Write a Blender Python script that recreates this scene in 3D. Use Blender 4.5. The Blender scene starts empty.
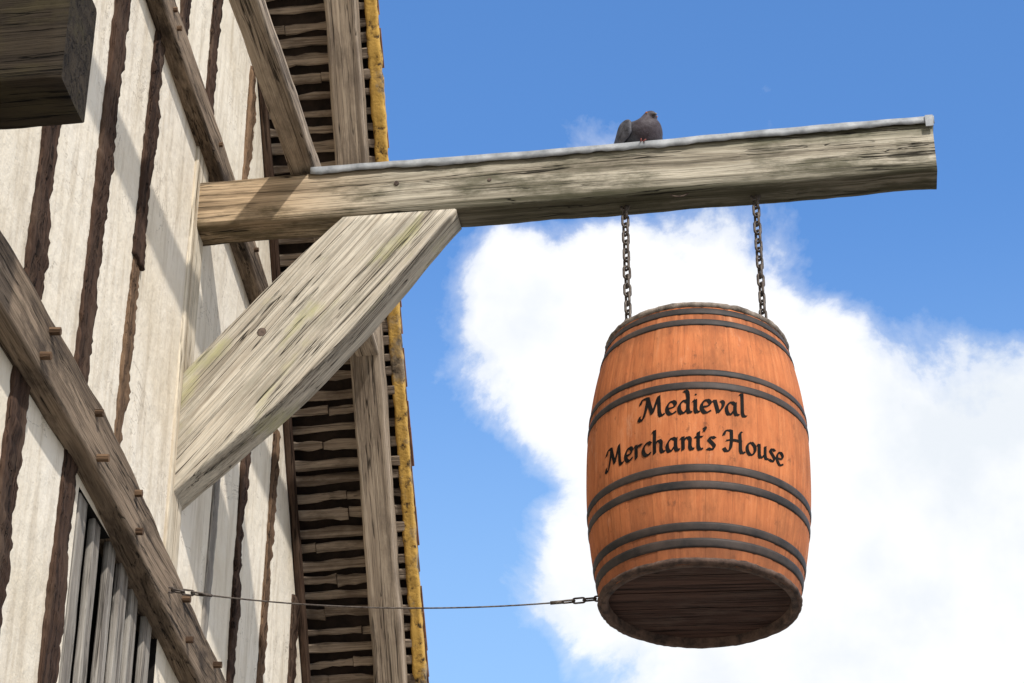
import bpy, math, random
from math import sin, cos, pi, radians
from mathutils import Vector, Matrix, noise

random.seed(7)
sc = bpy.context.scene
V = Vector

# ---------------------------------------------------------------- helpers
def link(o):
    sc.collection.objects.link(o); return o

def empty(name, loc=(0, 0, 0), rot=(0, 0, 0)):
    e = bpy.data.objects.new(name, None); link(e)
    e.location = loc; e.rotation_euler = rot
    e.empty_display_size = 0.2
    return e

def mesh_obj(name, verts, faces, mat=None, parent=None, smooth=False, basis=None):
    me = bpy.data.meshes.new(name)
    me.from_pydata([tuple(v) for v in verts], [], faces)
    me.update()
    if smooth:
        for p in me.polygons: p.use_smooth = True
    if mat: me.materials.append(mat)
    o = bpy.data.objects.new(name, me); link(o)
    if parent: o.parent = parent
    if basis is not None: o.matrix_basis = basis
    return o

def sect(hh, hw, ch):
    ca = min(0.45, ch / hh); cb = min(0.45, ch / hw)
    sa = [-1 + ca, -1 + 2.4 * ca, -0.3, 0.3, 1 - 2.4 * ca, 1 - ca]
    sb = [-1 + cb, -1 + 2.4 * cb, -0.3, 0.3, 1 - 2.4 * cb, 1 - cb]
    sa = sorted(set(sa)); sb = sorted(set(sb))
    pts = []
    pts += [(a, 1) for a in sa]
    pts += [(1, b) for b in reversed(sb)]
    pts += [(a, -1) for a in reversed(sa)]
    pts += [(-1, b) for b in sb]
    return pts

def ring_timber(name, rings, mat, parent=None, ch=0.007, amp=0.004, fr=5.0, amp2=0.0, fr2=30.0, along=None):
    """rings = list of (centre, half-height vector, half-width vector)"""
    c0 = V(rings[0][0]); c1 = V(rings[-1][0])
    X = (along or (c1 - c0)).normalized()
    Z = V(rings[0][1]); Z = (Z - X * Z.dot(X)).normalized()
    Y = Z.cross(X).normalized()
    M = Matrix((X, Y, Z)).transposed().to_4x4(); M.translation = c0
    Mi = M.inverted()
    pts = sect(V(rings[0][1]).length, V(rings[0][2]).length, ch)
    n = len(pts); vs = []; fs = []
    seed = V((random.random() * 50, random.random() * 50, random.random() * 50))
    for (c, h, w) in rings:
        c = V(c); h = V(h); w = V(w)
        for (a, b) in pts:
            d = h * a + w * b
            p = c + d
            s = seed + p
            k = noise.noise(s * fr) * amp + noise.noise(s * fr * 3.1) * amp * 0.4
            if amp2: k += noise.noise(s * fr2) * amp2 + noise.noise(s * fr2 * 2.7) * amp2 * 0.5
            p = p + d.normalized() * k
            vs.append(Mi @ p)
    m = len(rings)
    for i in range(m - 1):
        for j in range(n):
            k = (j + 1) % n
            fs.append((i * n + j, i * n + k, (i + 1) * n + k, (i + 1) * n + j))
    fs.append(tuple(range(n - 1, -1, -1)))
    fs.append(tuple((m - 1) * n + j for j in range(n)))
    o = mesh_obj(name, vs, fs, mat, parent, True, M)
    bm_fix(o)
    o.data.polygons[-1].use_smooth = False
    return o

def bm_fix(o):
    import bmesh
    bm = bmesh.new(); bm.from_mesh(o.data)
    bmesh.ops.recalc_face_normals(bm, faces=bm.faces)
    bm.to_mesh(o.data); bm.free()

def timber(name, p0, p1, hh, hw, up, mat, parent=None, bow=(0, 0, 0), step=0.035, **kw):
    p0 = V(p0); p1 = V(p1); X = (p1 - p0).normalized()
    up = V(up); up = (up - X * up.dot(X)).normalized()
    side = X.cross(up)
    L = (p1 - p0).length; n = max(4, int(L / step))
    rings = []
    for i in range(n + 1):
        t = i / n
        c = p0.lerp(p1, t) + V(bow) * (4 * t * (1 - t))
        rings.append((c, up * hh, side * hw))
    return ring_timber(name, rings, mat, parent, **kw)

def box_data(vs, fs, c, s, M=None):
    b = len(vs)
    for dz in (-1, 1):
        for dy in (-1, 1):
            for dx in (-1, 1):
                p = V((dx * s[0] / 2, dy * s[1] / 2, dz * s[2] / 2))
                if M: p = M @ p
                vs.append(V(c) + p)
    for f in ((0, 2, 3, 1), (4, 5, 7, 6), (0, 1, 5, 4), (2, 6, 7, 3), (0, 4, 6, 2), (1, 3, 7, 5)):
        fs.append(tuple(b + i for i in f))

def tube_data(vs, fs, pts, r, seg=8, closed=False):
    b = len(vs); n = len(pts)
    pts = [V(p) for p in pts]
    prev = None
    for i, p in enumerate(pts):
        if closed: t = pts[(i + 1) % n] - pts[i - 1]
        else: t = pts[min(i + 1, n - 1)] - pts[max(i - 1, 0)]
        t.normalize()
        if prev is None:
            a = V((0, 0, 1)) if abs(t.z) < 0.9 else V((1, 0, 0))
            u = t.cross(a).normalized()
        else:
            u = (prev - t * prev.dot(t)).normalized()
        prev = u; w = t.cross(u)
        rr = r[i] if isinstance(r, (list, tuple)) else r
        for j in range(seg):
            a = 2 * pi * j / seg
            vs.append(p + (u * cos(a) + w * sin(a)) * rr)
    m = n if closed else n - 1
    for i in range(m):
        for j in range(seg):
            i2 = (i + 1) % n; k = (j + 1) % seg
            fs.append((b + i * seg + j, b + i * seg + k, b + i2 * seg + k, b + i2 * seg + j))
    if not closed:
        fs.append(tuple(b + j for j in range(seg - 1, -1, -1)))
        fs.append(tuple(b + (n - 1) * seg + j for j in range(seg)))

# ---------------------------------------------------------------- materials
def new_mat(name):
    m = bpy.data.materials.new(name); m.use_nodes = True
    nt = m.node_tree
    return m, nt, nt.nodes, nt.links, nt.nodes['Principled BSDF']

def N(nt, t, **kw):
    n = nt.nodes.new(t)
    for k, v in kw.items(): setattr(n, k, v)
    return n

def ramp(nt, src, stops):
    r = nt.nodes.new('ShaderNodeValToRGB')
    e = r.color_ramp.elements
    while len(e) < len(stops): e.new(0.5)
    for i, (p, c) in enumerate(stops):
        e[i].position = p
        e[i].color = (c[0], c[1], c[2], 1) if isinstance(c, (tuple, list)) else (c, c, c, 1)
    nt.links.new(src, r.inputs[0])
    return r.outputs[0]

def mixc(nt, f, a, b, mode='MIX'):
    m = nt.nodes.new('ShaderNodeMix'); m.data_type = 'RGBA'; m.blend_type = mode
    for i, s in ((0, f), (6, a), (7, b)):
        if hasattr(s, 'links'): nt.links.new(s, m.inputs[i])
        elif isinstance(s, (int, float)): m.inputs[i].default_value = s
        else: m.inputs[i].default_value = (s[0], s[1], s[2], 1)
    return m.outputs[2]

def math_n(nt, op, a, b=None, clamp=False):
    m = nt.nodes.new('ShaderNodeMath'); m.operation = op; m.use_clamp = clamp
    for i, s in ((0, a), (1, b)):
        if s is None: continue
        if hasattr(s, 'links'): nt.links.new(s, m.inputs[i])
        else: m.inputs[i].default_value = s
    return m.outputs[0]

def coords(nt, scale, rnd=True):
    tc = N(nt, 'ShaderNodeTexCoord')
    src = tc.outputs['Object']
    if rnd:
        oi = N(nt, 'ShaderNodeObjectInfo')
        k = math_n(nt, 'MULTIPLY', oi.outputs['Random'], 37.0)
        va = N(nt, 'ShaderNodeVectorMath', operation='ADD')
        nt.links.new(src, va.inputs[0]); nt.links.new(k, va.inputs[1]); src = va.outputs[0]
    mp = N(nt, 'ShaderNodeMapping'); mp.inputs['Scale'].default_value = scale
    nt.links.new(src, mp.inputs[0])
    return mp.outputs[0]

def nz(nt, vec, scale, detail=6, rough=0.6, dist=0.0):
    n = N(nt, 'ShaderNodeTexNoise')
    n.inputs['Scale'].default_value = scale; n.inputs['Detail'].default_value = detail
    n.inputs['Roughness'].default_value = rough; n.inputs['Distortion'].default_value = dist
    nt.links.new(vec, n.inputs['Vector'])
    return n.outputs['Fac']

def bump(nt, bsdf, hs, dist=0.01, strength=0.6):
    tot = None
    for h, s in hs:
        t = math_n(nt, 'MULTIPLY', h, s)
        tot = t if tot is None else math_n(nt, 'ADD', tot, t)
    b = N(nt, 'ShaderNodeBump'); b.inputs['Distance'].default_value = dist
    b.inputs['Strength'].default_value = strength
    nt.links.new(tot, b.inputs['Height'])
    nt.links.new(b.outputs[0], bsdf.inputs['Normal'])

def mrange(nt, src, a, b, c, d, smooth=False):
    k = N(nt, 'ShaderNodeMapRange', interpolation_type='SMOOTHSTEP' if smooth else 'LINEAR')
    nt.links.new(src, k.inputs[0])
    for i, v in enumerate((a, b, c, d)): k.inputs[i + 1].default_value = v
    return k.outputs[0]

def wood(name, light, mid, dark, stain=None, stain_amt=0.5, crack=0.5, rough=0.85, bmp=0.8, streak=.6, special=None):
    m, nt, nd, lk, bs = new_mat(name)
    g1 = nz(nt, coords(nt, (0.45, 12, 12)), 2.2, 7, 0.66, 0.8)
    g2 = nz(nt, coords(nt, (1.3, 105, 105)), 2.0, 4, 0.7, 0.3)
    cr = nz(nt, coords(nt, (0.40, 19, 19)), 1.7, 3, 0.55, 1.0)
    base = ramp(nt, g1, [(0.26, dark), (0.43, mid), (0.58, light), (0.76, mid)])
    fine = ramp(nt, g2, [(0.34, 0.35), (0.50, 0.95), (0.70, 1.22)])
    c = mixc(nt, streak, base, fine, 'MULTIPLY')
    st = nz(nt, coords(nt, (1.5, 4.2, 4.2)), 2.0, 7, 0.7)
    c = mixc(nt, 0.85, c, ramp(nt, st, [(0.32, 1.14), (0.5, .98), (0.68, 0.66)]), 'MULTIPLY')
    if stain:
        c = mixc(nt, ramp(nt, st, [(0.50, 0.0), (0.64, stain_amt)]), c, stain)
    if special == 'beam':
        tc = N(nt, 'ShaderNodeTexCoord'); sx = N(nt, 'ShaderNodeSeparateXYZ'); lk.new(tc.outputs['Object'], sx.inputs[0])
        # algae-green colour, darker towards the underside, and the sheltered warm end next to the wall
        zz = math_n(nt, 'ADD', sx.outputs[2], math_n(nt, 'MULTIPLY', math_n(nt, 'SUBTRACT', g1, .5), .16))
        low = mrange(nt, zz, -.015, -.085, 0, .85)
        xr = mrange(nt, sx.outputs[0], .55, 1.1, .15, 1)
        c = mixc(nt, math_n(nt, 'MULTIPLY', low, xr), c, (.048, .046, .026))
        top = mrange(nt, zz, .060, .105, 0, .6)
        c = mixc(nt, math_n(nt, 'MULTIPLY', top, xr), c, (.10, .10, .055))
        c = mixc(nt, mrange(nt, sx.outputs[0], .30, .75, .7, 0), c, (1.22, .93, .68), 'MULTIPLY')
    if special == 'strut':
        al = nz(nt, coords(nt, (2.2, 6, 6)), 1.5, 5, .6)
        c = mixc(nt, ramp(nt, al, [(.56, 0), (.68, .45)]), c, (.46, .45, .18))
    d = math_n(nt, 'ABSOLUTE', math_n(nt, 'SUBTRACT', cr, 0.5))
    cm = ramp(nt, d, [(0.0, 1.0), (0.007, 0.85), (0.016, 0.0)])
    cm = math_n(nt, 'MULTIPLY', cm, ramp(nt, g1, [(0.47, 1.0), (0.58, 0.0)]))
    c = mixc(nt, math_n(nt, 'MULTIPLY', cm, crack), c, tuple(x * 0.14 for x in dark))
    lk.new(c, bs.inputs['Base Color'])
    bs.inputs['Roughness'].default_value = rough
    bs.inputs['Specular IOR Level'].default_value = 0.12
    bump(nt, bs, [(g2, 0.5), (g1, 0.5), (cm, -0.8)], 0.007, bmp)
    return m

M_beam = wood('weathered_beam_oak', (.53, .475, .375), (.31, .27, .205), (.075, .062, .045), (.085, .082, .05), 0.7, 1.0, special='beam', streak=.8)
M_strut = wood('pale_weathered_oak', (.62, .56, .46), (.48, .42, .335), (.22, .18, .135), (.34, .31, .24), .5, 1.0, streak=.7, special='strut')
M_rail = wood('rail_oak', (.30, .225, .16), (.17, .125, .088), (.055, .040, .030), (.04, .030, .024), .8, .9, streak=.7)
M_barge = wood('bargeboard_oak', (.46, .37, .28), (.30, .235, .175), (.12, .09, .065), (.15, .115, .09), .5, .9, streak=.7)
M_dark = wood('tarred_stud', (.085, .050, .034), (.048, .028, .020), (.014, .009, .007), (.15, .10, .07), .5, .8, .9, 1.2)
M_brown = wood('brown_stud', (.20, .125, .075), (.13, .08, .05), (.05, .03, .02), None, .5, .8)
M_stub = wood('dark_projecting_oak', (.052, .040, .028), (.030, .023, .017), (.010, .008, .006), (.075, .062, .033), .5, 1.0, .9, 1.0)
M_grey = wood('grey_slat_oak', (.36, .33, .29), (.25, .22, .19), (.09, .078, .063), None, .5, .8)
M_cream = wood('limewashed_oak', (.72, .64, .51), (.62, .53, .40), (.40, .30, .20), (.44, .34, .23), .4, .8, streak=.35)
M_lath = wood('riven_lath', (.38, .30, .225), (.23, .175, .13), (.07, .052, .04), (.10, .07, .05), .6, .5)

def plaster():
    m, nt, nd, lk, bs = new_mat('limewash_plaster')
    co = coords(nt, (1, 1, 1), False)
    big = nz(nt, co, 1.7, 6, 0.6)
    c = ramp(nt, big, [(0.3, (.67, .59, .465)), (0.5, (.78, .71, .595)), (0.7, (.83, .77, .67))])
    st = nz(nt, coords(nt, (1, 6, 0.7), False), 2.6, 9, 0.72)
    c = mixc(nt, ramp(nt, st, [(0.47, 0.0), (0.70, 0.68)]), c, (.43, .35, .25))
    sp = nz(nt, co, 55, 3, 0.5)
    c = mixc(nt, ramp(nt, sp, [(0.68, 0.0), (0.74, 0.4)]), c, (.33, .26, .18))
    d = math_n(nt, 'ABSOLUTE', math_n(nt, 'SUBTRACT', nz(nt, co, 2.1, 8, 0.6, 0.8), 0.47))
    cm = ramp(nt, d, [(0.0, 0.7), (0.0025, 0.0)])
    cm = math_n(nt, 'MULTIPLY', cm, ramp(nt, big, [(0.48, 0), (0.53, 1)]))
    c = mixc(nt, cm, c, (.25, .2, .15))
    lk.new(c, bs.inputs['Base Color']); bs.inputs['Roughness'].default_value = .95
    bs.inputs['Specular IOR Level'].default_value = 0.1
    bump(nt, bs, [(nz(nt, co, 9, 8, .62), 1)], .02, .6)
    return m
M_plaster = plaster()

def simple(name, c1, c2, scale=6, rough=.8, metal=0, bs_=.3, dist=.004, lo=.35, hi=.65, spec=.3):
    m, nt, nd, lk, bs = new_mat(name)
    co = coords(nt, (1, 1, 1))
    n = nz(nt, co, scale, 8, .65)
    lk.new(ramp(nt, n, [(lo, c1), (hi, c2)]), bs.inputs['Base Color'])
    bs.inputs['Roughness'].default_value = rough; bs.inputs['Metallic'].default_value = metal
    bs.inputs['Specular IOR Level'].default_value = spec
    if bs_: bump(nt, bs, [(n, 1)], dist * 2, bs_)
    return m
M_tile = simple('clay_tile', (.10, .05, .035), (.30, .15, .09), 7)
M_under = simple('tile_underside', (.016, .011, .009), (.045, .03, .022), 12, .95)
M_void = simple('dark_interior', (.006, .005, .005), (.015, .012, .01), 3, 1, 0, 0)
M_lead = simple('lead_flashing', (.20, .21, .22), (.44, .45, .46), 14, .6, .15, .4, .002)
M_iron = simple('rusty_iron', (.05, .035, .028), (.17, .125, .10), 60, .6, .5, .5, .001)
M_chain = simple('dull_rusty_chain', (.045, .032, .026), (.16, .135, .115), 70, .6, .4, .5, .001)
M_hoop = simple('iron_hoop', (.020, .018, .018), (.085, .062, .052), 9, .6, .1, .4, .002, .35, .75)
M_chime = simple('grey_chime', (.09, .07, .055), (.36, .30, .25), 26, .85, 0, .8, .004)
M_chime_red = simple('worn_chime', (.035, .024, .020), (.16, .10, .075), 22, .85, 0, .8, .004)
M_black = simple('black_lettering_paint', (.006, .005, .005), (.013, .011, .010), 30, .75, 0, 0, .001, spec=.1)
M_asphalt = simple('asphalt', (.045, .045, .047), (.075, .073, .07), 40, .9, 0, .6, .01)
M_paving = simple('stone_paving', (.26, .24, .21), (.38, .36, .32), 5, .9, 0, .4, .01)
M_kerb = simple('granite_kerb', (.22, .22, .22), (.36, .35, .34), 30, .85)
M_door = wood('oak_door', (.12, .08, .05), (.08, .05, .03), (.03, .02, .012))

def lichen_mat():
    m, nt, nd, lk, bs = new_mat('ochre_lichened_verge')
    a = nz(nt, coords(nt, (1, 1, 1)), 3.2, 8, .68); b = nz(nt, coords(nt, (1, 1, 1)), 24, 6, .7)
    c = ramp(nt, b, [(.38, (.08, .06, .045)), (.6, (.33, .25, .16))])
    c = mixc(nt, ramp(nt, a, [(.41, 0), (.48, 1)]), c, ramp(nt, b, [(.34, (.28, .15, .03)), (.50, (.60, .36, .08))]))
    c = mixc(nt, ramp(nt, b, [(.35, .95), (.43, 0)]), c, (.03, .02, .01))
    lk.new(c, bs.inputs['Base Color']); bs.inputs['Roughness'].default_value = .95
    bump(nt, bs, [(b, 1)], .012, .7)
    return m
M_lichen = lichen_mat()

NST = 26
def barrel_mat():
    m, nt, nd, lk, bs = new_mat('orange_stained_staves')
    tc = N(nt, 'ShaderNodeTexCoord'); sx = N(nt, 'ShaderNodeSeparateXYZ')
    lk.new(tc.outputs['Object'], sx.inputs[0])
    ang = math_n(nt, 'ARCTAN2', sx.outputs[1], sx.outputs[0])
    sv = math_n(nt, 'MULTIPLY', math_n(nt, 'ADD', ang, pi), NST / (2 * pi))
    wn = N(nt, 'ShaderNodeTexWhiteNoise', noise_dimensions='1D'); lk.new(math_n(nt, 'FLOOR', sv), wn.inputs['W'])
    cb = N(nt, 'ShaderNodeCombineXYZ')
    lk.new(math_n(nt, 'MULTIPLY', ang, 8.0), cb.inputs[0])
    lk.new(math_n(nt, 'MULTIPLY', sx.outputs[2], 2.0), cb.inputs[1])
    lk.new(math_n(nt, 'MULTIPLY', wn.outputs[0], 2.0), cb.inputs[2])
    g = nz(nt, cb.outputs[0], 2.2, 9, .72, .5)
    c = ramp(nt, g, [(.25, (.31, .098, .040)), (.43, (.50, .160, .060)), (.58, (.58, .200, .076)), (.8, (.64, .29, .15))])
    c = mixc(nt, .40, c, ramp(nt, wn.outputs[0], [(0, (.72, .68, .66)), (1, (1.12, 1.1, 1.08))]), 'MULTIPLY')
    bl_ = nz(nt, coords(nt, (4, 4, 1.8), False), 2.0, 9, .74)
    c = mixc(nt, ramp(nt, bl_, [(.49, 0), (.66, .7)]), c, (.29, .105, .046))
    c = mixc(nt, ramp(nt, bl_, [(.28, .6), (.43, 0)]), c, (.68, .40, .25))
    sp = nz(nt, coords(nt, (1, 1, .6), False), 34, 5, .7)
    c = mixc(nt, ramp(nt, sp, [(.60, 0), (.69, .6)]), c, (.12, .052, .03))
    # long rain / rust drips
    dr = N(nt, 'ShaderNodeCombineXYZ')
    lk.new(math_n(nt, 'MULTIPLY', ang, 22.0), dr.inputs[0]); lk.new(math_n(nt, 'MULTIPLY', sx.outputs[2], 3.0), dr.inputs[1])
    dn = nz(nt, dr.outputs[0], 1.5, 5, .6)
    c = mixc(nt, ramp(nt, dn, [(.58, 0), (.70, .45)]), c, (.17, .07, .036))
    gr = None
    for z0 in (.385, .146, -.189, -.375):
        d = math_n(nt, 'ABSOLUTE', math_n(nt, 'SUBTRACT', sx.outputs[2], z0))
        k = mrange(nt, d, .026, .068, 1, 0)
        gr = k if gr is None else math_n(nt, 'MAXIMUM', gr, k)
    gf = math_n(nt, 'MULTIPLY', gr, ramp(nt, g, [(.3, .85), (.6, .28)]))
    c = mixc(nt, gf, c, (.20, .072, .034))
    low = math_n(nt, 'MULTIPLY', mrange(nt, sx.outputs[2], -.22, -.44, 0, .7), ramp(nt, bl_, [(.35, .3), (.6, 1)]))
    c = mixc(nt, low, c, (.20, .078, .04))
    e = math_n(nt, 'ABSOLUTE', math_n(nt, 'SUBTRACT', math_n(nt, 'FRACT', sv), .5))
    c = mixc(nt, ramp(nt, e, [(.475, 0), (.497, .35)]), c, (.14, .05, .025))
    lk.new(c, bs.inputs['Base Color'])
    lk.new(ramp(nt, bl_, [(.3, .68), (.7, .85)]), bs.inputs['Roughness'])
    bs.inputs['Specular IOR Level'].default_value = .15
    bump(nt, bs, [(g, .8), (sp, .3)], .003, .6)
    return m
M_barrel = barrel_mat()
M_head = wood('barrel_head_wood', (.11, .062, .048), (.072, .040, .032), (.026, .016, .013), (.15, .105, .088), .45, .8)

# ================================================================ HOUSE
house = empty('timber_framed_house')
PK = 1.51                       # tan of the roof pitch
Y_AP = 5.2
def zroof(y):
    return 6.48 - PK * (y - 8.02) if y >= Y_AP else zroof(2 * Y_AP - y)
Y_E = 9.25; Y_W = 2 * Y_AP - Y_E
ZJ = 2.65
WY0, WY1, WZ0, WZ1 = 5.74, 6.62, 3.55, 4.77

vs = []; fs = []
ys = [Y_W, 2.4, 3.6, 4.4, Y_AP, WY0, WY1, 7.3, 8.2, Y_E]
def poly(pts):
    b = len(vs); vs.extend(V((0, y, z)) for y, z in pts); fs.append(tuple(range(b, b + len(pts))))
for a, b in zip(ys[:-1], ys[1:]):
    if a == WY0:
        poly([(a, ZJ), (b, ZJ), (b, WZ0), (a, WZ0)])
        poly([(a, WZ1), (b, WZ1), (b, zroof(b)), (a, zroof(a))])
    else:
        poly([(a, ZJ), (b, ZJ), (b, zroof(b)), (a, zroof(a))])
mesh_obj('gable_plaster', vs, fs, M_plaster, house)
vs = []; fs = []
D = -.25
q = [(WY0, WZ0), (WY1, WZ0), (WY1, WZ1), (WY0, WZ1)]
for i in range(4):
    (y0, z0), (y1, z1) = q[i], q[(i + 1) % 4]
    b = len(vs); vs += [V((0, y0, z0)), V((0, y1, z1)), V((D, y1, z1)), V((D, y0, z0))]; fs.append((b, b + 1, b + 2, b + 3))
b = len(vs); vs += [V((D, y, z)) for y, z in q]; fs.append((b, b + 1, b + 2, b + 3))
mesh_obj('window_recess', vs, fs, M_void, house)
for i in range(6):
    y = WY0 + .075 + i * .142
    timber('window_slat', (-.012, y, WZ0), (-.012 + random.uniform(-.005, .005), y + random.uniform(-.014, .014), WZ1 - .003),
           .036 + random.uniform(-.004, .005), .010, (0, 1, 0), M_grey, house, ch=.003, amp=.003)

vs = []; fs = []
XB = -7.0
for y in (Y_W + .004, Y_E - .004):
    b = len(vs); vs += [V((0, y, ZJ)), V((XB, y, ZJ)), V((XB, y, zroof(Y_E))), V((0, y, zroof(Y_E)))]; fs.append((b, b + 1, b + 2, b + 3))
b = len(vs); vs += [V((XB, Y_W, 0)), V((XB, Y_E, 0)), V((XB, Y_E, zroof(Y_E))), V((XB, Y_AP, zroof(Y_AP))), V((XB, Y_W, zroof(Y_E)))]; fs.append((b, b + 1, b + 2, b + 3, b + 4))
b = len(vs); vs += [V((0, Y_W, ZJ)), V((0, Y_E, ZJ)), V((XB, Y_E, ZJ)), V((XB, Y_W, ZJ))]; fs.append((b, b + 1, b + 2, b + 3))
XG = -.55
DY0, DY1, DZ = 4.0, 5.0, 2.05
for (y0, y1, z0, z1) in ((Y_W, DY0, .12, ZJ), (DY1, Y_E, .12, ZJ), (DY0, DY1, DZ, ZJ)):
    b = len(vs); vs += [V((XG, y0, z0)), V((XG, y1, z0)), V((XG, y1, z1)), V((XG, y0, z1))]; fs.append((b, b + 1, b + 2, b + 3))
for y in (Y_W + .01, Y_E - .01):
    b = len(vs); vs += [V((XG, y, 0)), V((XB, y, 0)), V((XB, y, ZJ)), V((XG, y, ZJ))]; fs.append((b, b + 1, b + 2, b + 3))
mesh_obj('plaster_walls', vs, fs, M_plaster, house)
vs = []; fs = []
for i in range(5):
    box_data(vs, fs, (XG - .06, DY0 + .1 + i * .2, .12 + (DZ - .12) / 2), (.05, .194, DZ - .12))
mesh_obj('plank_door', vs, fs, M_door, house)
timber('jetty_bressummer', (.02, Y_W, ZJ + .1), (.02, Y_E, ZJ + .1), .12, .09, (0, 0, 1), M_rail, house)
for i in range(11):
    y = Y_W + .35 + i * .73
    timber('ground_floor_stud', (XG + .02, y, .12), (XG + .02, y, ZJ - .01), .07, .05, (0, 1, 0), M_dark, house) if not (DY0 - .1 < y < DY1 + .1) else None

def stud(y, hw, z0, z1, mat, lean=0., pr=.012, amp=.010, amp2=.010, nm='wall_stud', bow=0):
    timber(nm, (pr - .035, y, z0), (pr - .035, y + lean, z1), hw, .035, (0, 1, 0), mat, house,
           bow=(0, bow, 0), step=.013, ch=.006, amp=amp, fr=3.5, amp2=amp2, fr2=26)
stud(3.1, .06, ZJ + .22, zroof(3.1) - .05, M_dark)
stud(3.75, .06, ZJ + .22, zroof(3.75) - .05, M_dark)
stud(4.55, .06, ZJ + .22, 8.6, M_dark)
stud(5.17, .062, ZJ + .22, 8.9, M_dark, 0, bow=.01)
stud(5.62, .058, ZJ + .22, 8.6, M_dark, .05)
stud(6.05, .047, 5.72, 6.62, M_dark, .015)
stud(6.03, .038, 5.02, 5.74, M_brown, .02, .008)
stud(6.31, .045, 6.70, 8.0, M_dark)
stud(6.70, .05, 6.74, 8.2, M_dark)
stud(6.67, .075, 4.90, 6.56, M_cream, 0, .010, .002, .001, 'bracket_post')
stud(7.06, .035, ZJ + .22, 5.9, M_grey, .12, .008, .004, .003)
stud(7.26, .036, 6.66, 7.4, M_brown, 0)
stud(7.50, .040, ZJ + .22, 6.52, M_dark, .03)
stud(7.88, .036, ZJ + .22, 6.2, M_brown, .10)
stud(8.45, .05, ZJ + .22, 5.7, M_dark)
def rail(nm, pts, hh, pr, mat, half=.06, **kw):
    rings = []
    pts = [V((0, *p)) for p in pts]
    for i in range(len(pts) - 1):
        p0 = pts[max(i - 1, 0)]; p1 = pts[i]; p2 = pts[i + 1]; p3 = pts[min(i + 2, len(pts) - 1)]
        n = max(3, int((p2 - p1).length / .035))
        for k in range(n + (1 if i == len(pts) - 2 else 0)):
            t = k / n
            c = .5 * ((2 * p1) + (p2 - p0) * t + (2 * p0 - 5 * p1 + 4 * p2 - p3) * t * t + (3 * p1 - p0 - 3 * p2 + p3) * t ** 3)
            rings.append((c + V((pr - half, 0, 0)), V((0, 0, hh)), V((half, 0, 0))))
    return ring_timber(nm, rings, mat, house, along=V((0, 1, 0)), **kw)
rail('upper_rail', [(3.0, 6.78), (5.0, 6.76), (6.0, 6.68), (6.9, 6.59), (7.7, 6.48)], .065, .055, M_rail)
mr = [(2.0, 4.86), (4.0, 4.86), (4.9, 4.88), (5.8, 4.885), (6.6, 4.80), (7.4, 4.73), (8.9, 4.60)]
rail('middle_rail', mr, .092, .065, M_rail, amp=.006)
def mz(y):
    for (a, za), (b, zb) in zip(mr[:-1], mr[1:]):
        if a <= y <= b: return za + (zb - za) * (y - a) / (b - a)
vs = []; fs = []
for (y, dz) in ((5.19, .055), (5.14, -.05), (5.62, .05), (5.68, -.06), (6.05, .05), (6.09, -.05), (6.64, .05), (6.71, -.05), (7.06, .05), (7.50, .04)):
    z = mz(y) + dz
    tube_data(vs, fs, [(.045, y, z), (.086 + random.random() * .018, y + .003, z - .002)], .0115, 8)
for (y, z) in ((6.02, 6.69), (6.08, 6.66), (6.68, 6.62), (7.26, 6.56), (5.66, 6.74)):
    tube_data(vs, fs, [(.04, y, z), (.068 + random.random() * .012, y + .002, z)], .009, 8)
mesh_obj('oak_pegs', vs, fs, M_brown, house)

timber('projecting_joist', (-.1, 4.385, 5.23), (.348, 4.385, 5.23), .175, .095, (0, 0, 1), M_stub, house, ch=.008, amp=.006)

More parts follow.
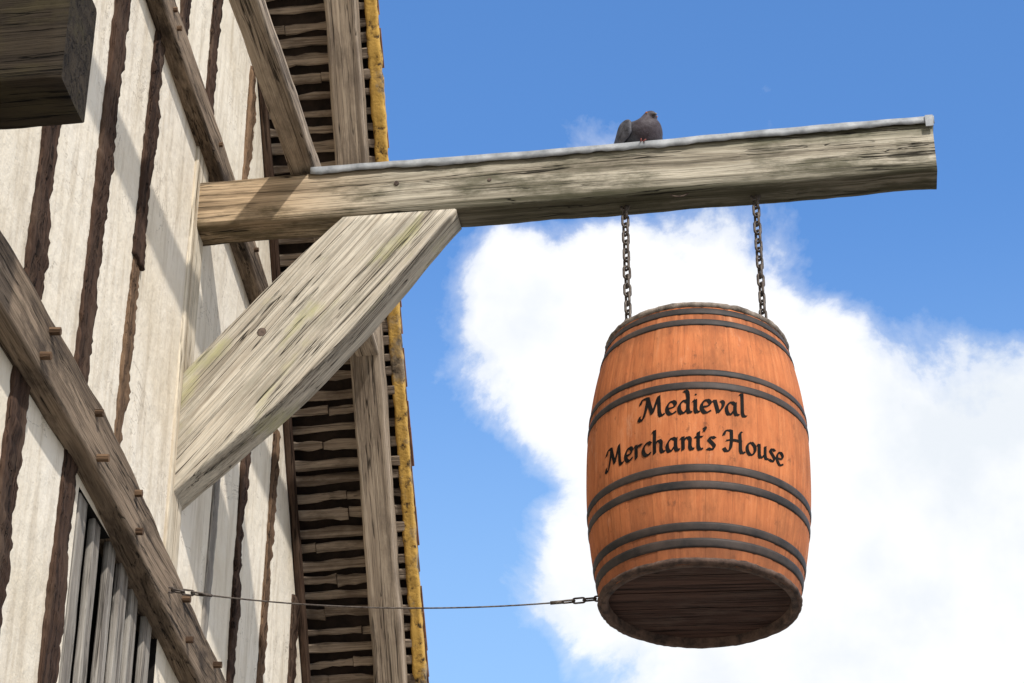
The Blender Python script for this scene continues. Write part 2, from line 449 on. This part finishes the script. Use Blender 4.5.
def slope(sgn):
    L = math.hypot(1, PK)
    ez, ey = -PK / L, 1 / L
    nzv, nyv = 1 / L, PK / L
    za = zroof(Y_AP)
    def P(x, s, n):
        return V((x, Y_AP + sgn * (s * ey + n * nyv), za + s * ez + n * nzv))
    SL = (Y_E + .35 - Y_AP) * L
    nd = V((0, sgn * nyv, nzv))
    vs = []; fs = []
    s = .12
    while s < SL:
        w = random.uniform(.028, .046)
        # riven laths, sometimes two lengths butted with a small step
        cuts = [-.02, .45] if random.random() < .45 else [-.02, random.uniform(.08, .26), .45]
        for q_ in range(len(cuts) - 1):
            x0 = cuts[q_]; x1 = cuts[q_ + 1] - .003
            nn = 9; off = random.uniform(-.008, .006); tilt = random.uniform(-.014, .014); ds = random.uniform(-.006, .006)
            wq = w * random.uniform(.8, 1.15)
            b = len(vs)
            for i in range(nn):
                t = i / (nn - 1); x = x0 + (x1 - x0) * t
                ss = s + ds + tilt * (t - .5) + noise.noise(V((x * 7, s * 5, sgn))) * .007
                hw_ = wq / 2 * (1 + .45 * noise.noise(V((x * 22, s * 11, 3))))
                hn = .010 + .004 * noise.noise(V((x * 14, s * 7, 9)))
                for (ca, sa) in ((1, .35), (.8, 1), (-.8, 1), (-1, .35), (-1, -.6), (-.75, -1), (.75, -1), (1, -.6)):
                    vs.append(P(x, ss + hw_ * ca, .012 + off + hn * sa))
            for i in range(nn - 1):
                for k in range(8):
                    k2 = (k + 1) % 8
                    fs.append((b + i * 8 + k, b + i * 8 + k2, b + (i + 1) * 8 + k2, b + (i + 1) * 8 + k))
            fs.append(tuple(b + k for k in range(8))); fs.append(tuple(b + (nn - 1) * 8 + k for k in range(8)))
        s += random.uniform(.060, .076)
    o = mesh_obj('roof_laths', vs, fs, M_lath, house, False); bm_fix(o)
    mesh_obj('tile_undersheet', [P(XB - .2, 0, .034), P(.45, 0, .034), P(.45, SL, .034), P(XB - .2, SL, .034)], [(0, 1, 2, 3)], M_under, house)
    vs = []; fs = []
    s = .0
    while s < SL:
        x0 = XB - .2; x1 = .486 + random.uniform(-.008, .008); b = len(vs)
        for (x) in (x0, x1):
            vs += [P(x, s, .040), P(x, s + .155, .056), P(x, s + .155, .072), P(x, s, .054)]
        for f in ((0, 1, 5, 4), (1, 2, 6, 5), (2, 3, 7, 6), (3, 0, 4, 7), (4, 5, 6, 7), (3, 2, 1, 0)):
            fs.append(tuple(b + i for i in f))
        s += .105
    o = mesh_obj('roof_tiles', vs, fs, M_tile, house); bm_fix(o)
    ring_timber('verge_board', [(P(.462, i * .025, .018), nd * .022, V((.024, 0, 0))) for i in range(int(SL / .025))],
                M_lichen, house, ch=.005, amp=.005, fr=4, amp2=.006, fr2=22)
    ring_timber('barge_rafter', [(P(.356, .02 + i * .05, -.052), nd * .05, V((.060, 0, 0))) for i in range(int(SL / .05))],
                M_barge, house, ch=.006, amp=.006)
    ring_timber('wall_rafter', [(P(.016, .02 + i * .05, -.028), nd * .026, V((.014, 0, 0))) for i in range(int(SL / .05))],
                M_dark, house, ch=.004, amp=.005)
slope(1); slope(-1)
timber('roof_ridge', (XB - .2, Y_AP, zroof(Y_AP) + .13), (.46, Y_AP, zroof(Y_AP) + .13), .05, .10, (0, 0, 1), M_tile, house, step=.2)
cy = 8.02 + (6.48 - 6.42) / PK - .08
timber('barge_collar', (.366, 2 * Y_AP - cy, 6.505), (.366, cy, 6.505), .040, .046, (0, 0, 1), M_barge, house, ch=.006, amp=.004)

# ================================================================ BRACKET
br = empty('sign_bracket')
YB = 6.705; HW = .06
rings = []
for i in range(110):
    t = i / 109; x = -.05 + t * (2.515 + .05)
    zt = 6.438 + .022 * t + .004 * sin(t * 9); zb = 6.244 + .012 * t + .005 * sin(t * 7 + 1)
    rings.append((V((x, YB, (zt + zb) / 2)), V((0, 0, (zt - zb) / 2)), V((0, HW, 0))))
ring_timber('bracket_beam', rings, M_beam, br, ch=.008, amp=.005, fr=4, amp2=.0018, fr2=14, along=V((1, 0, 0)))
rings = []
n = 34
for i in range(n + 1):
    t = i / n
    up = V((.000 + t * .515, 0, 5.655 + t * (6.239 - 5.655)))
    lo = V((-.040 + t * .950, 0, 5.170 + t * (6.239 - 5.170)))
    lo += V((.028, 0, -.040)) * (sin(pi * t) ** 1.4)
    up += V((-.006, 0, .006)) * sin(pi * t)
    c = (up + lo) / 2; c.y = YB - .008
    rings.append((c, (up - lo) / 2, V((0, .065, 0))))
ring_timber('bracket_strut', rings, M_strut, br, ch=.006, amp=.004, fr=4, amp2=.001, fr2=16, along=V((.62, 0, .78)))
vs = []; fs = []
YS = YB - .072
tube_data(vs, fs, [(.265, YS + .012, 5.80), (.265, YS - .004, 5.80)], .016, 10)
tube_data(vs, fs, [(.288, YS + .012, 5.812), (.288, YS - .003, 5.812)], .009, 8)
tube_data(vs, fs, [(.70, YB - .056, 6.37), (.70, YB - .064, 6.37)], .009, 8)
tube_data(vs, fs, [(1.02, YB - .056, 6.355), (1.02, YB - .064, 6.355)], .007, 8)
mesh_obj('bracket_pegs', vs, fs, M_iron, br)
# small nail and a hook on the underside, between the chains
vs = []; fs = []
tube_data(vs, fs, [(1.66 + .035 * cos(a), YB - .045, 6.262 + .022 * sin(a)) for a in [pi + pi * i / 8 for i in range(9)]], .0025, 6)
mesh_obj('wire_staple', vs, fs, M_iron, br, True)
vs = []; fs = []
nx = 110
prof = [(-HW - .010, -1), (-HW - .011, 0), (0, .004), (HW + .010, 0), (HW + .010, -1)]
for i in range(nx + 1):
    t = i / nx; x = .40 + t * (2.522 - .40); tt = (x + .05) / 2.565
    zt = 6.438 + .022 * tt + .004 * sin(tt * 9) + .008
    dn = .026 + .008 * noise.noise(V((x * 4, 1, 1))) + .006 * noise.noise(V((x * 24, 4, 1)))
    for (dy, k) in prof:
        z = zt + (k if k > 0 else (0 if k == 0 else -dn)) + .0018 * noise.noise(V((x * 14, dy * 20, 2)))
        vs.append(V((x, YB + dy + .0015 * noise.noise(V((x * 18, dy, 7))), z)))
for i in range(nx):
    for j in range(4):
        fs.append((i * 5 + j, i * 5 + j + 1, (i + 1) * 5 + j + 1, (i + 1) * 5 + j))
o = mesh_obj('lead_flashing', vs, fs, M_lead, br, True)
md = o.modifiers.new('s', 'SOLIDIFY'); md.thickness = .003
vs = []; fs = []
box_data(vs, fs, (2.505, YB - HW - .018, 6.450), (.026, .004, .045))
mesh_obj('flashing_end_clip', vs, fs, M_lead, br)

# ================================================================ BARREL
ZC = 5.207; BH = .915; RM = .350
bl = empty('hanging_barrel', (1.678, YB, ZC), (0, radians(1.7), 0))
def R(z):
    s = min(1, abs(z) / (BH / 2)); re = .285 if z > 0 else .299
    return re + (RM - re) * (1 - s ** 2.2)
def lathe(name, prof, mat, seg=120, smooth=True):
    vs = []; fs = []; n = len(prof)
    for i in range(seg):
        a = 2 * pi * i / seg
        for (r, z) in prof: vs.append(V((r * cos(a), r * sin(a), z)))
    for i in range(seg):
        k = (i + 1) % seg
        for j in range(n - 1):
            fs.append((i * n + j, k * n + j, k * n + j + 1, i * n + j + 1))
    o = mesh_obj(name, vs, fs, mat, bl, smooth); bm_fix(o); return o
vs = []; fs = []; per = 8; nzr = 40; seg = NST * per
soff = [random.uniform(-.0008, .0008) for _ in range(NST)]
for i in range(seg):
    st = i // per; k = i % per
    a = -pi + 2 * pi * i / seg
    g = -.0010 if k == 0 else (soff[st])
    for j in range(nzr + 1):
        z = -BH / 2 + BH * j / nzr
        r = R(z) + g
        vs.append(V((r * cos(a), r * sin(a), z)))
m = nzr + 1
for i in range(seg):
    k = (i + 1) % seg
    for j in range(nzr): fs.append((i * m + j, k * m + j, k * m + j + 1, i * m + j + 1))
o = mesh_obj('staves', vs, fs, M_barrel, bl, True); bm_fix(o)
for sg in (-1, 1):
    e = BH / 2; RE = R(sg * e)
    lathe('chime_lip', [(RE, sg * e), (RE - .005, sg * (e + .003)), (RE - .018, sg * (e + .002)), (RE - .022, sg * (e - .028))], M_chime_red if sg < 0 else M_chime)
def head(sg):
    z = sg * (BH / 2 - .026); r = R(z) - .0215
    vs = []; fs = []
    npl = 5
    edges = [-r + 2 * r * i / npl for i in range(npl + 1)]
    for i in range(npl):
        x0 = edges[i] + .0012; x1 = edges[i + 1] - .0012
        b = len(vs); ring = []
        for k in range(9):
            x = x0 + (x1 - x0) * k / 8; ring.append((x, -math.sqrt(max(0, r * r - x * x))))
        for k in range(8, -1, -1):
            x = x0 + (x1 - x0) * k / 8; ring.append((x, math.sqrt(max(0, r * r - x * x))))
        dz = random.uniform(-.0015, .0015)
        for (x, y) in ring: vs.append(V((y, x, z + dz)))
        fs.append(tuple(range(b, b + len(ring))))
    b = len(vs)
    for k in range(48): vs.append(V((r * cos(2 * pi * k / 48), r * sin(2 * pi * k / 48), z - sg * .008)))
    fs.append(tuple(range(b, b + 48)))
    mesh_obj('barrel_head', vs, fs, M_head, bl)
head(-1); head(1)
def hoop(z0, w, mat=M_hoop, th=.0026):
    a, b = z0 - w / 2, z0 + w / 2
    pr = [(R(a) - .004, a), (R(a) + th * .6, a)]
    for k in range(1, 4):
        z = a + w * k / 4; pr.append((R(z) + th, z))
    pr += [(R(b) + th * .6, b), (R(b) - .004, b)]
    lathe('iron_hoop', pr, mat, 144)
for z0, w in ((.420, .026), (.372, .025), (.170, .022), (.122, .026), (-.162, .026), (-.216, .026), (-.345, .026), (-.394, .028)):
    hoop(z0, w)
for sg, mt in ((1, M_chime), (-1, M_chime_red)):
    vs = []; fs = []
    pts = []; rr = []; RE = R(sg * BH / 2)
    for i in range(160):
        a = 2 * pi * i / 160
        r = RE + .002 + .002 * noise.noise(V((cos(a) * 6, sin(a) * 6, sg)))
        pts.append(V((r * cos(a), r * sin(a), sg * (BH / 2 - .010) + .002 * noise.noise(V((cos(a) * 4, sin(a) * 4, 5))))))
        rr.append(.0105 + .0028 * noise.noise(V((cos(a) * 20, sin(a) * 20, 2))))
    tube_data(vs, fs, pts, rr, 8, True)
    o = mesh_obj('chime_binding', vs, fs, mt, bl, True); bm_fix(o)

G = {
 'e': (.84, [[(.12, .45), (.5, .52), (.68, .72), (.58, .95), (.38, .98), (.14, .7), (.12, .3), (.36, .0), (.74, .2)]]),
 'd': (.98, [[(.7, .82), (.42, .98), (.12, .62), (.14, .16), (.36, .0), (.68, .35)], [(.42, 1.72), (.62, 1.66), (.70, 1.2), (.69, .25), (.80, .02), (.96, .12)]]),
 'i': (.50, [[(.04, .84), (.18, .98), (.2, .6), (.2, .2), (.32, .02), (.48, .14)], [(.18, 1.38), (.28, 1.46)]]),
 'v': (.84, [[(.0, .84), (.14, .98), (.24, .6), (.36, .04)], [(.36, .04), (.66, .5), (.72, .85), (.58, 1.0)]]),
 'a': (1.0, [[(.70, .86), (.42, .98), (.12, .60), (.14, .14), (.34, .0), (.68, .45)], [(.72, .98), (.69, .6), (.70, .2), (.82, .02), (.98, .14)]]),
 'l': (.52, [[(.05, 1.62), (.2, 1.74), (.21, 1.0), (.21, .25), (.34, .02), (.5, .14)]]),
 'r': (.66, [[(.04, .84), (.18, .98), (.2, .5), (.2, .0)], [(.2, .62), (.40, .95), (.62, .90)]]),
 'c': (.76, [[(.68, .82), (.44, .98), (.13, .65), (.14, .22), (.38, .0), (.70, .2)]]),
 'h': (1.02, [[(.05, 1.62), (.2, 1.74), (.2, .9), (.2, .0)], [(.2, .60), (.46, .96), (.68, .80), (.67, .25), (.80, .02), (.96, .14)]]),
 'n': (1.02, [[(.04, .84), (.18, .98), (.2, .5), (.2, .0)], [(.2, .60), (.46, .96), (.68, .80), (.67, .25), (.80, .02), (.96, .14)]]),
 't': (.58, [[(.24, 1.36), (.22, .8), (.22, .22), (.34, .0), (.54, .12)], [(.02, .98), (.26, .96), (.5, .98)]]),
 "'": (.24, [[(.06, 1.72), (.12, 1.6), (.04, 1.4)]]),
 's': (.64, [[(.54, .88), (.32, .99), (.13, .8), (.3, .56), (.48, .3), (.34, .02), (.02, .1)]]),
 'o': (.84, [[(.42, 1.0), (.13, .72), (.12, .28), (.36, .0), (.66, .28), (.68, .72), (.42, 1.0)]]),
 'u': (1.0, [[(.04, .84), (.18, .98), (.2, .5), (.22, .14), (.38, .02), (.68, .40)], [(.69, .98), (.68, .6), (.69, .2), (.80, .02), (.96, .14)]]),
 'M': (1.85, [[(-.02, .28), (-.08, .05), (.14, -.02), (.34, .35), (.50, 1.0), (.58, 1.58)], [(.58, 1.58), (.70, 1.05), (.92, .30)],
              [(.92, .30), (1.15, .95), (1.36, 1.58)], [(1.36, 1.58), (1.40, .9), (1.44, .22), (1.58, .0), (1.80, .16)], [(.02, 1.2), (.10, 1.48), (.34, 1.60), (.58, 1.56)]]),
 'H': (1.55, [[(.50, 1.6), (.50, .9), (.40, .2), (.14, -.02), (-.06, .22)], [(1.30, 1.66), (1.12, 1.45), (1.14, .8), (1.15, .2), (1.28, .0), (1.50, .16)],
              [(.14, .80), (.6, .92), (1.2, .86)], [(-.04, 1.18), (.06, 1.48), (.28, 1.62), (.52, 1.58)]]),
 ' ': (.55, []),
}
def catmull(P, k=9):
    out = []
    for i in range(len(P) - 1):
        p0 = P[max(i - 1, 0)]; p1 = P[i]; p2 = P[i + 1]; p3 = P[min(i + 2, len(P) - 1)]
        for j in range(k):
            t = j / k
            out.append(tuple(.5 * ((2 * p1[c]) + (p2[c] - p0[c]) * t + (2 * p0[c] - 5 * p1[c] + 4 * p2[c] - p3[c]) * t * t + (3 * p1[c] - p0[c] - 3 * p2[c] + p3[c]) * t ** 3) for c in (0, 1)))
    out.append(P[-1]); return out
def lettering(text, unit, zbase, ang0):
    W = sum(G[c][0] for c in text) * unit
    x = -W / 2; vs = []; fs = []; lay = 0
    def put(px, py, k):
        z = zbase + py * unit; r = R(z) + .0011 + k * .00006
        a = ang0 + (x + px * unit) / RM
        vs.append(V((r * cos(a), r * sin(a), z)))
    nibw = .155; na = radians(36)
    for c in text:
        adv, strokes = G[c]
        for s in strokes:
            pts = catmull(s)
            for mode in (0, 1):
                lay += 1; b = len(vs)
                for i, (px, py) in enumerate(pts):
                    if mode == 0: dx, dy = cos(na) * nibw, sin(na) * nibw
                    else:
                        q0 = pts[max(i - 1, 0)]; q1 = pts[min(i + 1, len(pts) - 1)]
                        tx, ty = q1[0] - q0[0], q1[1] - q0[1]; l = math.hypot(tx, ty) or 1
                        dx, dy = -ty / l * .06, tx / l * .06
                    put(px - dx, py - dy, lay % 9); put(px + dx, py + dy, lay % 9)
                for i in range(len(pts) - 1):
                    fs.append((b + 2 * i, b + 2 * i + 1, b + 2 * i + 3, b + 2 * i + 2))
        x += adv * unit
    mesh_obj('lettering', vs, fs, M_black, bl)
A0 = -pi / 2 + radians(1.0)
lettering('Medieval', .0455, .024, A0)
lettering("Merchant's House", .0440, -.102, A0)

# ================================================================ CHAINS
def chain(name, x, z0, z1):
    vs = []; fs = []
    pts = [(x + .014 * cos(a), YB, z0 - .012 + .014 * sin(a)) for a in [2 * pi * i / 14 for i in range(14)]]
    tube_data(vs, fs, pts, .004, 7, True)
    tube_data(vs, fs, [(x, YB, z0 + .02), (x, YB, z0)], .005, 8)
    pitch = .0345; z = z0 - .036; i = 0
    while z > z1:
        hl = .0135; rr = .0105
        pts = []
        for k in range(8):
            a = pi * k / 7; pts.append((rr * cos(a), hl + rr * sin(a)))
        for k in range(8):
            a = pi + pi * k / 7; pts.append((rr * cos(a), -hl + rr * sin(a)))
        ro = radians(35 if i % 2 else 125) + random.uniform(-.2, .2)
        tube_data(vs, fs, [(x + u * cos(ro), YB + u * sin(ro), z + w) for u, w in pts], .0046, 7, True)
        z -= pitch; i += 1
    pts = [(x + .018 * cos(a), YB, z1 - .012 + .02 * sin(a)) for a in [2 * pi * i / 14 for i in range(14)]]
    tube_data(vs, fs, pts, .0045, 7, True)
    o = mesh_obj(name, vs, fs, M_chain, None, True); bm_fix(o)
chain('chain', 1.473, 6.258, 5.675)
chain('chain', 1.912, 6.260, 5.660)

vs = []; fs = []
w0 = V((.03, 6.46, 4.800)); w1 = V((1.380, YB, 4.800))
def wp(t): return w0.lerp(w1, t) + V((0, 0, -.05 * 4 * t * (1 - t)))
tube_data(vs, fs, [wp(.10 + .80 * i / 30) for i in range(31)], .0024, 6)
def link_at(p, d, ro, hl=.012, rr=.008, r=.003):
    d = d.normalized(); a = V((0, 0, 1)); u = d.cross(a).normalized(); w = d.cross(u)
    s = u * cos(ro) + w * sin(ro)
    pts = []
    for k in range(7): an = pi * k / 6; pts.append(p + s * rr * cos(an) + d * (hl + rr * sin(an)))
    for k in range(7): an = pi + pi * k / 6; pts.append(p + s * rr * cos(an) + d * (-hl + rr * sin(an)))
    tube_data(vs, fs, pts, r, 6, True)
for i in range(5): link_at(wp(.005 + i * .022), wp(.1) - wp(0), (i % 2) * pi / 2)
for i in range(4): link_at(wp(.915 + i * .024), wp(1) - wp(.9), (i % 2) * pi / 2)
tube_data(vs, fs, [wp(.875), wp(.905)], .006, 8)
tube_data(vs, fs, [wp(.095), wp(.125)], .005, 8)
tube_data(vs, fs, [(-.02, 6.46, 4.800), (.035, 6.46, 4.800)], .006, 8)
o = mesh_obj('guy_wire', vs, fs, M_chain, None, True); bm_fix(o)

# ================================================================ PIGEON (resting, head drawn in)
def pigeon():
    pg = empty('pigeon', (1.530, YB - .012, 6.440), (0, 0, radians(-50)))   # local +X = forward
    pg.scale = (1.0, 1.10, 1.0)
    m, nt, nd, lk, bs = new_mat('pigeon_feathers')
    tc = N(nt, 'ShaderNodeTexCoord'); sx = N(nt, 'ShaderNodeSeparateXYZ'); lk.new(tc.outputs['Object'], sx.inputs[0])
    n = nz(nt, coords(nt, (1, 1, 1), False), 45, 6, .65)
    c = ramp(nt, n, [(.35, (.012, .012, .016)), (.65, (.065, .065, .080))])
    c = mixc(nt, math_n(nt, 'MULTIPLY', mrange(nt, sx.outputs[0], .03, .07, 0, 1), .45), c, (.055, .026, .033))
    lk.new(c, bs.inputs['Base Color']); bs.inputs['Roughness'].default_value = .6
    bump(nt, bs, [(n, 1)], .006, .9)
    mw = simple('pigeon_wing', (.018, .018, .023), (.13, .13, .155), 34, .6, 0, .8, .003)
    mb = simple('pigeon_beak', (.10, .09, .09), (.30, .27, .26), 60, .5)
    mf = simple('pigeon_feet', (.30, .08, .07), (.42, .14, .12), 60, .6)
    me_ = simple('pigeon_eye', (.35, .10, .02), (.45, .15, .03), 60, .3)
    sp = [(-.155, .045, .008, .003), (-.12, .05, .024, .008), (-.085, .057, .040, .026), (-.05, .064, .056, .046), (-.01, .070, .064, .058),
          (.03, .076, .064, .060), (.052, .088, .056, .050), (.060, .102, .042, .041), (.063, .114, .031, .032), (.068, .124, .0245, .0245),
          (.078, .129, .020, .019), (.087, .127, .010, .010), (.090, .126, .003, .003)]
    vs = []; fs = []; nn = 18
    P = [V((a, 0, b)) for a, b, _, _ in sp]
    for i, (a, b, wy, wz) in enumerate(sp):
        t = (P[min(i + 1, len(P) - 1)] - P[max(i - 1, 0)]).normalized()
        up = V((-t.z, 0, t.x))
        for j in range(nn):
            an = 2 * pi * j / nn
            vs.append(P[i] + V((0, 1, 0)) * wy * cos(an) + up * wz * sin(an))
    for i in range(len(sp) - 1):
        for j in range(nn):
            k2 = (j + 1) % nn
            fs.append((i * nn + j, i * nn + k2, (i + 1) * nn + k2, (i + 1) * nn + j))
    fs.append(tuple(range(nn))); fs.append(tuple((len(sp) - 1) * nn + j for j in range(nn)))
    o = mesh_obj('body', vs, fs, m, pg, True); bm_fix(o)
    o.modifiers.new('s', 'SUBSURF').render_levels = 2
    for sd in (-1, 1):
        vs = []; fs = []
        prof = [(.045, .030), (.02, .045), (-.02, .050), (-.06, .042), (-.10, .027), (-.145, .010), (-.165, .003)]
        for i, (x, h) in enumerate(prof):
            for j in range(10):
                an = 2 * pi * j / 10
                yy = .057 - max(0, -x - .02) * .32 + .008 * cos(an) + (.005 if i in (1, 2) else 0)
                vs.append(V((x, sd * yy, .078 - .01 * i / 6 + h * sin(an))))
        for i in range(len(prof) - 1):
            for j in range(10):
                k2 = (j + 1) % 10
                fs.append((i * 10 + j, i * 10 + k2, (i + 1) * 10 + k2, (i + 1) * 10 + j))
        fs.append(tuple(range(10))); fs.append(tuple(60 + j for j in range(10)))
        o = mesh_obj('wing', vs, fs, mw, pg, True); bm_fix(o)
        o.modifiers.new('s', 'SUBSURF').render_levels = 2
        vs = []; fs = []
        zf = .0165
        tube_data(vs, fs, [(.030, sd * .022, .045), (.044, sd * .023, zf + .003)], .0035, 7)
        for dx, dy in ((.028, 0), (.022, .014), (.022, -.014), (-.018, 0)):
            tube_data(vs, fs, [(.044, sd * .023, zf + .004), (.044 + dx, sd * .023 + dy, zf + .002)], [.003, .0018], 6)
        mesh_obj('foot', vs, fs, mf, pg, True)
        vs = []; fs = []
        c = V((.075, sd * .0205, .130))
        tube_data(vs, fs, [c - V((0, sd * .004, 0)), c, c + V((0, sd * .002, 0))], [.0038, .0038, .002], 10)
        mesh_obj('eye', vs, fs, me_, pg, True)
    vs = []; fs = []
    tube_data(vs, fs, [(.082, 0, .126), (.092, 0, .123), (.101, 0, .118), (.106, 0, .113)], [.007, .0048, .0032, .0008], 8)
    mesh_obj('beak', vs, fs, mb, pg, True)
pigeon()

# ================================================================ GROUND
def sheet(name, x0, x1, y0, y1, z, mat, th=0):
    if th:
        vs = []; fs = []; box_data(vs, fs, ((x0 + x1) / 2, (y0 + y1) / 2, z - th / 2), (x1 - x0, y1 - y0, th)); return mesh_obj(name, vs, fs, mat)
    return mesh_obj(name, [(x0, y0, z), (x1, y0, z), (x1, y1, z), (x0, y1, z)], [(0, 1, 2, 3)], mat)
sheet('ground', -900, 900, -900, 900, -.008, M_paving)
sheet('road', 1.35, 6.5, -120, 120, 0, M_asphalt)
sheet('pavement', -.9, 1.2, -120, 120, .12, M_paving, .13)
sheet('kerb', 1.2, 1.35, -120, 120, .122, M_kerb, .13)

# ================================================================ WORLD
SUN_EL = 40; sun_to = V((.50, -.72, 0)).normalized() * cos(radians(SUN_EL)) + V((0, 0, sin(radians(SUN_EL))))
w = bpy.data.worlds.new('World'); sc.world = w; w.use_nodes = True
nt = w.node_tree; lk = nt.links; bg = nt.nodes['Background']
sky = N(nt, 'ShaderNodeTexSky', sky_type='NISHITA', sun_disc=False)
sky.sun_elevation = radians(SUN_EL); sky.sun_rotation = math.atan2(sun_to.x, sun_to.y)
sky.air_density = 1.0; sky.dust_density = .3; sky.ozone_density = 2.0
tc = N(nt, 'ShaderNodeTexCoord'); nv = N(nt, 'ShaderNodeVectorMath', operation='NORMALIZE')
lk.new(tc.outputs['Generated'], nv.inputs[0]); dirv = nv.outputs[0]
def sdir(az, el):
    az = radians(az); el = radians(el); return V((sin(az) * cos(el), cos(az) * cos(el), sin(el)))
def blob(az, el, rdeg, wt=1.0):
    d = N(nt, 'ShaderNodeVectorMath', operation='DISTANCE'); lk.new(dirv, d.inputs[0]); d.inputs[1].default_value = sdir(az, el)
    return mrange(nt, d.outputs['Value'], 0, radians(rdeg) * 1.35, wt, 0, True)
f = None
for b in ((-4.6, 31.0, 3.6), (-2.2, 30.2, 3.8), (-.8, 27.6, 5.4), (3.3, 25.4, 6.2), (7.2, 27.0, 4.6), (-7.0, 32.4, 2.1, .75), (-4.4, 35.8, 1.7, .38),
          (1.3, 23.0, 6.5), (13, 25, 7), (-1.4, 33.4, 2.5, .44), (-4.6, 26.0, 3.0, .75)):
    o = blob(*b); f = o if f is None else math_n(nt, 'MAXIMUM', f, o)
d = N(nt, 'ShaderNodeVectorMath', operation='DISTANCE'); lk.new(dirv, d.inputs[0]); d.inputs[1].default_value = sdir(-6, 33)
far = math_n(nt, 'MULTIPLY', mrange(nt, d.outputs['Value'], .30, .6, 0, 1), ramp(nt, nz(nt, dirv, 2.6, 4, .6), [(.38, 0), (.56, .95)]))
f = math_n(nt, 'MAXIMUM', f, far)
n1 = nz(nt, dirv, 14, 11, .62, .25)
f = math_n(nt, 'ADD', f, math_n(nt, 'MULTIPLY', math_n(nt, 'SUBTRACT', n1, .5), 1.15))
cmask = ramp(nt, f, [(.16, 0.0), (.28, .25), (.37, .80), (.48, 1.0)])
STR = .12
shade = ramp(nt, nz(nt, dirv, 9, 6, .55), [(.36, (.86 / STR, .91 / STR, .97 / STR)), (.54, (1.10 / STR, 1.10 / STR, 1.11 / STR))])
sk = mixc(nt, 1.0, sky.outputs[0], (1.08, 1.62, 2.14), 'MULTIPLY')
sz = N(nt, 'ShaderNodeSeparateXYZ'); lk.new(dirv, sz.inputs[0])
hz = mrange(nt, sz.outputs[2], .58, .36, 0, .55, True)
sk = mixc(nt, hz, sk, (.46 / STR, .72 / STR, 1.0 / STR))
col = mixc(nt, cmask, sk, shade)
lk.new(col, bg.inputs[0]); bg.inputs[1].default_value = STR

sl = bpy.data.lights.new('sun', 'SUN'); sl.energy = 3.9; sl.angle = radians(1.5); sl.color = (1, .95, .875)
so = bpy.data.objects.new('sun', sl); link(so)
so.rotation_euler = sun_to.to_track_quat('Z', 'Y').to_euler(); so.location = (6, -6, 12)

# ================================================================ CAMERA
cam = bpy.data.cameras.new('camera'); co = bpy.data.objects.new('camera', cam); link(co)
cam.lens = 85; cam.sensor_width = 36; cam.clip_end = 3000; cam.clip_start = .05
co.location = (1.96, 0, 1.6); co.rotation_euler = (radians(90 + 31.5), 0, radians(7.4))
sc.camera = co
sc.view_settings.view_transform = 'Standard'; sc.view_settings.look = 'None'; sc.view_settings.exposure = 0
